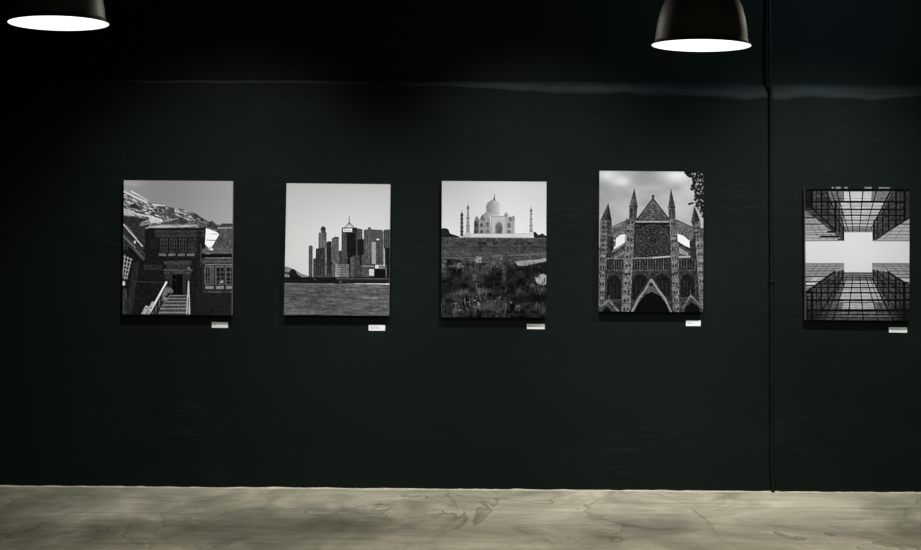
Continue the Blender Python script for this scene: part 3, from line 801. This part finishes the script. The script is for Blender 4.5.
floor_mat = floor_material()
edge_mat = wall_material('bare_cement_edge', (0.30, 0.27, 0.21, 1), (0.62, 0.58, 0.48, 1), 9.0, 0.3, 0.8)
canvas_mat = material('white_canvas_side', rgb(150, 150, 150), 0.8, 0.1)
card_mat = material('white_card', rgb(214, 216, 216), 0.7, 0.1)
ink_mat = material('grey_ink', rgb(150, 152, 156), 0.8, 0.05)
pipe_mat = wall_material('painted_conduit', (0.0036, 0.0066, 0.0056, 1), (0.0056, 0.0092, 0.0080, 1), 8.0, 0.1, 0.38)
shade_mat = material('black_lacquered_metal', (0.032, 0.029, 0.019, 1), 0.5, 0.3)
inner_mat = material('white_enamel', (0.8, 0.8, 0.8, 1), 0.5, 0.3)
cord_mat = material('black_cord', (0.01, 0.01, 0.01, 1), 0.7, 0.2)
glow_mat = material('lit_diffuser', (0.9, 0.9, 0.9, 1), 0.5, 0.2)
bsdf(glow_mat).inputs['Emission Color'].default_value = (0.96, 0.98, 1.0, 1)
bsdf(glow_mat).inputs['Emission Strength'].default_value = 1.25

# ---------------------------------------------------------------- setting
CEIL = 3.7
X0, X1 = -7.0, 7.0
rng = np.random.default_rng(11)

# lower wall is a thicker plaster skin ending in an uneven sloped ledge; the wall above is set back
NX = 420
xs = np.linspace(X0, X1, NX)
lo_n = vnoise(1, NX, 1, 14, rng)[0] - .5
lo_f = vnoise(1, NX, 1, 3, rng)[0] - .5
hi_n = vnoise(1, NX, 1, 26, rng)[0] - .5
hi_f = vnoise(1, NX, 1, 2.5, rng)[0] - .5
z_top = 2.335 + 0.012 * hi_n + 0.006 * hi_f
width = np.interp(xs, [-3.0, -1.6, 0, .7, 1.8, 2.7], [.015, .018, .035, .075, .085, .07])
z_low = z_top - 1.0 * width * (1 + .5 * lo_n + .25 * lo_f)
BACK = 0.045

bm = bmesh.new()
rows = [[bm.verts.new((x, 0, -0.02)) for x in xs], [bm.verts.new((x, 0, z)) for x, z in zip(xs, z_low)]]
for i in range(NX - 1):
    bm.faces.new((rows[0][i], rows[0][i + 1], rows[1][i + 1], rows[1][i]))
up = [[bm.verts.new((x, BACK, z - .01)) for x, z in zip(xs, z_top)], [bm.verts.new((x, BACK, CEIL)) for x in xs]]
for i in range(NX - 1):
    bm.faces.new((up[0][i], up[0][i + 1], up[1][i + 1], up[1][i]))
struct('wall_back', bm, wall_mat)

bm = bmesh.new()
cols = 10
g = []
dv = []
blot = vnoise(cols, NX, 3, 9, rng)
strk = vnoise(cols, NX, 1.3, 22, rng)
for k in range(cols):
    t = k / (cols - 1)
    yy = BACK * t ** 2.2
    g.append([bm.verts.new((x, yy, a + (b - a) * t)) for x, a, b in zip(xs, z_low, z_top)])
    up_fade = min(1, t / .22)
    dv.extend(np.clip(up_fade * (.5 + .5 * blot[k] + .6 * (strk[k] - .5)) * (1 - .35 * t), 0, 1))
for k in range(cols - 1):
    for i in range(NX - 1):
        bm.faces.new((g[k][i], g[k][i + 1], g[k + 1][i + 1], g[k + 1][i]))
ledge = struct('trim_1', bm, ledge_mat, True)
da = ledge.data.attributes.new('ledge_light', 'FLOAT', 'POINT')
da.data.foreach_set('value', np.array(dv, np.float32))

bm = bmesh.new()
v = [bm.verts.new(p) for p in ((X0, 0.1, 0), (X1, 0.1, 0), (X1, -11.5, 0), (X0, -11.5, 0))]
bm.faces.new(v)
struct('floor', bm, floor_mat)

bm = bmesh.new()
v = [bm.verts.new(p) for p in ((X0, 0.1, CEIL), (X1, 0.1, CEIL), (X1, -11.5, CEIL), (X0, -11.5, CEIL))]
bm.faces.new(v)
struct('ceiling', bm, ceil_mat)

# thin ragged bare-cement line where the dark paint stops at the floor
bm = bmesh.new()
e1 = vnoise(1, NX * 2, 1, 5, rng)[0]
e2 = vnoise(1, NX * 2, 1, 1.7, rng)[0]
xe = np.linspace(X0, X1, NX * 2)
a = []; b = []; c2 = []
for x, q, w in zip(xe, e1, e2):
    h = 0.0020 + 0.0045 * q + 0.006 * max(0, w - .6)
    a.append(bm.verts.new((x, -0.009, 0.0)))
    b.append(bm.verts.new((x, -0.006, h)))
    c2.append(bm.verts.new((x, 0.0, h + .001)))
for i in range(len(xe) - 1):
    bm.faces.new((a[i], a[i + 1], b[i + 1], b[i]))
    bm.faces.new((b[i], b[i + 1], c2[i + 1], c2[i]))
struct('baseboard_back', bm, edge_mat)

# ---------------------------------------------------------------- canvas prints
def print_material():
    m = material('monochrome_print', (1, 1, 1, 1), 0.8, 0.02)
    at = N(m, 'ShaderNodeAttribute'); at.attribute_name = 'tone'
    L(m, at, 'Color', bsdf(m), 'Base Color')
    return m
print_mat = print_material()

DEPTH = 0.036      # canvas thickness
GAP = 0.012        # hung just off the wall
S = (DIST - DEPTH - GAP) / DIST        # face stands nearer the camera than the wall

def near(px, py, y):
    """wall-measured point moved to the plane `y` metres in front of the wall"""
    x, z = on_wall(px, py)
    s = (DIST - y) / DIST
    return x * s, EYE + (z - EYE) * s

def canvas_print(corners, painter, gain, label):
    tone = painter(corners)
    h, w = tone.shape
    P = [np.array(near(*c, DEPTH + GAP)) for c in corners]
    cx, cz = sum(P) / 4
    root = thing('canvas_print', label, 'picture', (cx, 0, P[3][1]), 'canvas prints along the wall')
    root.location = (cx, -GAP, min(P[2][1], P[3][1]))
    bz = root.location.z
    ts, us = np.linspace(0, 1, h), np.linspace(0, 1, w)
    T, U = np.meshgrid(ts, us, indexing='ij')
    tl, tr, br, bl = P
    q = [(tl[k] * (1 - U) + tr[k] * U) * (1 - T) + (bl[k] * (1 - U) + br[k] * U) * T for k in (0, 1)]
    co = np.stack([q[0] - cx, np.full(q[0].shape, -DEPTH), q[1] - bz], -1).reshape(-1, 3)
    idx = np.arange(h * w).reshape(h, w)
    fa = np.stack([idx[:-1, :-1], idx[1:, :-1], idx[1:, 1:], idx[:-1, 1:]], -1).reshape(-1, 4)
    me = bpy.data.meshes.new('printed_face')
    me.vertices.add(len(co)); me.vertices.foreach_set('co', co.ravel())
    me.loops.add(fa.size); me.loops.foreach_set('vertex_index', fa.ravel().astype(np.int32))
    me.polygons.add(len(fa)); me.polygons.foreach_set('loop_start', np.arange(0, fa.size, 4, dtype=np.int32))
    me.update(calc_edges=True); me.validate()
    at = me.attributes.new('tone', 'FLOAT_COLOR', 'POINT')
    v = tone.ravel() / 255.0
    l = np.where(v <= 0.04045, v / 12.92, ((v + 0.055) / 1.055) ** 2.4) * gain
    col = np.ones((len(l), 4)); col[:, 0] = l; col[:, 1] = l; col[:, 2] = l
    at.data.foreach_set('color', col.astype(np.float32).ravel())
    me.materials.append(print_mat)
    o = bpy.data.objects.new('printed_face', me); C.objects.link(o); o.parent = root
    # wrapped canvas body: a shallow open box whose sides show
    bm = bmesh.new()
    f = [bm.verts.new((p[0] - cx, -DEPTH + .0008, p[1] - bz)) for p in P]
    k = [bm.verts.new((p[0] - cx, 0, p[1] - bz)) for p in P]
    for i in range(4):
        j = (i + 1) % 4
        bm.faces.new((f[i], f[j], k[j], k[i]))
    bm.faces.new(k)
    bm.faces.new(f)
    obj('canvas_edge', bm, canvas_mat, root)
    # two hangers reaching back to the wall
    for s in (-1, 1):
        bm = bmesh.new()
        tube(bm, [(s * .2, -0.004, .62), (s * .2, GAP + .002, .62)], .006, 10)
        obj('hanger', bm, cord_mat, root)
    return root

GAIN = [1.2, 0.84, 0.83, 0.72, 0.84]
for (corners, painter, gain, label), gk in zip(PRINTS, GAIN):
    canvas_print(corners, painter, gk, label)

# ---------------------------------------------------------------- caption cards
CARDS = [(211.9, 322.0, 228.0, 327.9, 'under the courtyard house print', .22),
         (368.7, 325.0, 385.1, 330.8, 'under the skyscraper skyline print', .8),
         (526.9, 323.9, 544.7, 329.2, 'under the domed mausoleum print', .5),
         (685.9, 320.4, 700.6, 326.1, 'under the gothic church print', .5),
         (888.9, 327.2, 907.0, 332.7, 'under the print of glass towers', .75)]
for x0, y0, x1, y1, where, ln in CARDS:
    (ax, az), (bx, bz) = on_wall(x0, y0), on_wall(x1, y1)
    cx, w, h = (ax + bx) / 2, bx - ax, az - bz
    root = thing('caption_card', 'small white caption card ' + where, 'card', (cx, 0, bz), 'caption cards below the prints')
    bm = bmesh.new()
    bmesh.ops.create_cube(bm, size=1, matrix=Matrix.Translation((0, -.002, h / 2)) @ Matrix.Diagonal((w, .004, h, 1)))
    bmesh.ops.bevel(bm, geom=bm.edges[:], offset=.0006, segments=1, affect='EDGES')
    obj('card', bm, card_mat, root)
    bm = bmesh.new()                          # unreadably small lines of print
    for row, zf in ((0, .64), (1, .42)):
        x = -w * .4
        end = x + w * .8 * (ln if row == 1 else ln * .7)
        while x < end:
            l = random.uniform(.003, .009)
            vs = [bm.verts.new((xx, -.0046, h * zf + dz)) for xx, dz in ((x, 0), (x + l, 0), (x + l, .0032), (x, .0032))]
            bm.faces.new(vs)
            x += l + random.uniform(.0015, .003)
    obj('printed_lines', bm, ink_mat, root)

# ---------------------------------------------------------------- conduit pipe
PY = -0.0125
def pp(px, py):
    x, z = on_wall(px, py)
    return (x, PY, z)
t0 = pp(769.6, -40); t1 = pp(770.0, 61); t2 = pp(770.8, 250); t3 = pp(771.2, 464); t4 = pp(772.2, 480); t5 = pp(772.8, 492.5)
top_x = t0[0] - (CEIL - t0[2]) * (t1[0] - t0[0]) / (t0[2] - t1[2])
root = thing('conduit_pipe', 'dark painted conduit pipe running down the wall left of the glass towers print', 'pipe', (t5[0], PY, 0.0))
def loc(p): return (p[0] - t5[0], 0, p[2])
bm = bmesh.new(); tube(bm, [(top_x - t5[0], BACK - .02, CEIL), (t0[0] - t5[0], .028, t0[2]), loc(t1)], .0095); obj('upper_pipe', bm, pipe_mat, root, True)
bm = bmesh.new(); tube(bm, [loc(t1), loc(t2), loc(t3)], .0105); obj('lower_pipe', bm, pipe_mat, root, True)
b5 = loc(t5)
bm = bmesh.new(); tube(bm, [loc(t3), loc(t4), (0, 0, 0)], .0095); obj('bottom_bend', bm, pipe_mat, root, True)
def along(py):
    a, b = (t1, t2) if py < 250 else (t2, t3)
    z = on_wall(770.8, py)[1]
    f = (a[2] - z) / (a[2] - b[2])
    return loc((a[0] + (b[0] - a[0]) * f, PY, z))
for py, kind in ((61, 'coupling'), (255, 'pipe_clip'), (282, 'coupling'), (465, 'pipe_clip')):
    q = along(py)
    bm = bmesh.new()
    if kind == 'coupling':
        tube(bm, [(q[0], 0, q[2] - .014), (q[0], 0, q[2] - .011), (q[0], 0, q[2] + .011), (q[0], 0, q[2] + .014)], [.0108, .0132, .0132, .0108])
        tube(bm, [(q[0], -.008, q[2]), (q[0], -.0175, q[2]), (q[0], -.0190, q[2])], [.0075, .0075, .004], 10)
    else:
        tube(bm, [(q[0], 0, q[2] - .005), (q[0], 0, q[2] - .004), (q[0], 0, q[2] + .004), (q[0], 0, q[2] + .005)], [.0108, .0122, .0122, .0108])
        bmesh.ops.create_cube(bm, size=1, matrix=Matrix.Translation((q[0], .0105, q[2])) @ Matrix.Diagonal((.05, .003, .010, 1)))
    obj(kind, bm, pipe_mat, root, kind == 'coupling')

# ---------------------------------------------------------------- pendant lamps
LY = -(DIST - 6.5)
LP = F / 6.5
def lamp_at(px, py):
    a, b = px - 460.5, 275.0 - py
    return (a * cr - b * sr) / LP, EYE + (b * cr + a * sr) / LP

def outer(t):   # bell profile: radius at height above the rim
    pts = [(0.0, .1985), (.004, .1990), (.010, .1875), (.024, .1848), (.060, .1812), (.105, .1738), (.150, .1610), (.195, .1420), (.235, .1180),
           (.265, .0900), (.285, .0620), (.296, .0400)]
    return pts

def pendant(px, py, tilt, label, lean=0.0):
    x, z = lamp_at(px, py)
    root = thing('pendant_lamp', label, 'lamp', (x, LY, z), 'bell pendant lamps')
    prof = [(r, h) for h, r in outer(0)]
    inner = [(r - .004, h + .001) for r, h in prof]
    bm = bmesh.new()
    lathe(bm, prof + list(reversed(inner[1:])) + [prof[0]], 96)
    sh = obj('lamp_shade', bm, shade_mat, root, True)
    bm = bmesh.new()
    ring = [(.1990 + .0009 * math.cos(t), .0008 + .0009 * math.sin(t)) for t in [2 * PI * i / 8 for i in range(9)]]
    lathe(bm, ring, 96)
    obj('rim_bead', bm, shade_mat, sh, True)
    bm = bmesh.new()
    lathe(bm, [(0, .0012), (.1984, .0012), (.1930, .006), (0, .006)], 96)
    obj('diffuser', bm, glow_mat, root)
    bm = bmesh.new()
    lathe(bm, [(0, .290), (.046, .290), (.046, .300), (.034, .312), (.030, .365), (.018, .385), (.008, .395), (0, .395)], 40)
    obj('lamp_cap', bm, shade_mat, root, True)
    bm = bmesh.new()
    top = CEIL - z
    # the cord bends plumb above the slightly tilted shade
    tube(bm, [(0, 0, .39), (-.002, 0, .6), (-.002, 0, top - .03)], .0042, 10)
    obj('cord', bm, cord_mat, root, True)
    bm = bmesh.new()
    lathe(bm, [(0, top), (.055, top), (.055, top - .012), (.03, top - .035), (0, top - .04)], 32)
    obj('ceiling_rose', bm, shade_mat, root, True)
    for o in root.children:
        if o.name.startswith(('lamp_shade', 'diffuser', 'lamp_cap')):
            o.rotation_euler = (lean, tilt, 0)
    return root, x, z

p1, lx1, lz1 = pendant(58.7, 23.6, math.radians(-0.85), 'black bell pendant lamp with lit white underside, above the courtyard house print')
p2, lx2, lz2 = pendant(701.2, 45.8, math.radians(0.85), 'black bell pendant lamp with lit white underside, beside the conduit pipe', math.radians(0.8))

# ---------------------------------------------------------------- light
def area(name, loc, target, size, power, color=(1, 1, 1), spread=PI):
    l = bpy.data.lights.new(name, 'AREA'); l.shape = 'DISK'; l.size = size; l.energy = power; l.color = color; l.spread = spread
    o = bpy.data.objects.new(name, l); C.objects.link(o); o.location = loc
    o.rotation_euler = (Vector(target) - Vector(loc)).to_track_quat('-Z', 'Y').to_euler()
    return o

def spot(name, loc, target, power, angle, blend, size=.06, color=(1, 1, 1)):
    l = bpy.data.lights.new(name, 'SPOT'); l.energy = power; l.spot_size = math.radians(angle); l.spot_blend = blend
    l.shadow_soft_size = size; l.color = color
    o = bpy.data.objects.new(name, l); C.objects.link(o); o.location = loc
    o.rotation_euler = (Vector(target) - Vector(loc)).to_track_quat('-Z', 'Y').to_euler()
    return o

# the two pendants themselves
area('pendant_light', (lx1, LY, lz1 - .01), (lx1, LY, 0), .38, 9, (1, .97, .92))
area('pendant_light', (lx2, LY, lz2 - .01), (lx2, LY, 0), .38, 34, (1, .97, .92))
# ceiling spots that light the prints
spot('unseen_ceiling_spot', (2.25, -2.1, 3.55), (1.95, 0, .62), 520, 58, 1.0, .09)
spot('unseen_ceiling_spot', (0.55, -2.1, 3.55), (0.35, 0, .72), 440, 58, 1.0, .09)
spot('unseen_ceiling_spot', (-0.9, -2.1, 3.55), (-1.4, 0, .72), 400, 58, 1.0, .09)
# added cool light without a known source, brightening the upper right wall
spot('unseen_ceiling_spot', (3.0, -2.6, 3.5), (1.6, 0, 2.65), 130, 60, 1.0, .2, (.55, .8, 1))
# other pendants of the room, nearer the camera than the picture's edge
area('pendant_light', (-0.2, -4.6, 2.15), (-0.2, -4.6, 0), .38, 74, (1, .97, .92))
area('pendant_light', (2.4, -4.6, 2.15), (2.4, -4.6, 0), .38, 58, (1, .97, .92))
# added spots with no fixture there, brightening the flanks of the pendant shades
for (x, t, pw) in ((-0.35, lx1, 28), (-0.35, lx2, 16), (2.3, lx2, 12)):
    spot('shade_edge_fill', (x, LY + 1.25, 2.7), (t, LY, 2.3), pw, 26, .6, .1, (1, .97, .8))

w = bpy.data.worlds.new('room_dim'); scene.world = w; w.use_nodes = True
w.node_tree.nodes['Background'].inputs['Color'].default_value = (.55, .65, .75, 1)
w.node_tree.nodes['Background'].inputs['Strength'].default_value = 0.012

# ---------------------------------------------------------------- camera
cam = bpy.data.cameras.new('camera'); co = bpy.data.objects.new('camera', cam); C.objects.link(co)
cam.sensor_width = 36.0; cam.lens = F / 921.0 * 36.0
co.matrix_world = Matrix.Translation((0, -DIST, EYE)) @ Matrix.Rotation(PI / 2, 4, 'X') @ Matrix.Rotation(ROLL, 4, 'Z')
scene.camera = co
scene.view_settings.view_transform = 'Standard'
scene.view_settings.look = 'None'
scene.view_settings.exposure = 0.0
scene.view_settings.gamma = 1.0
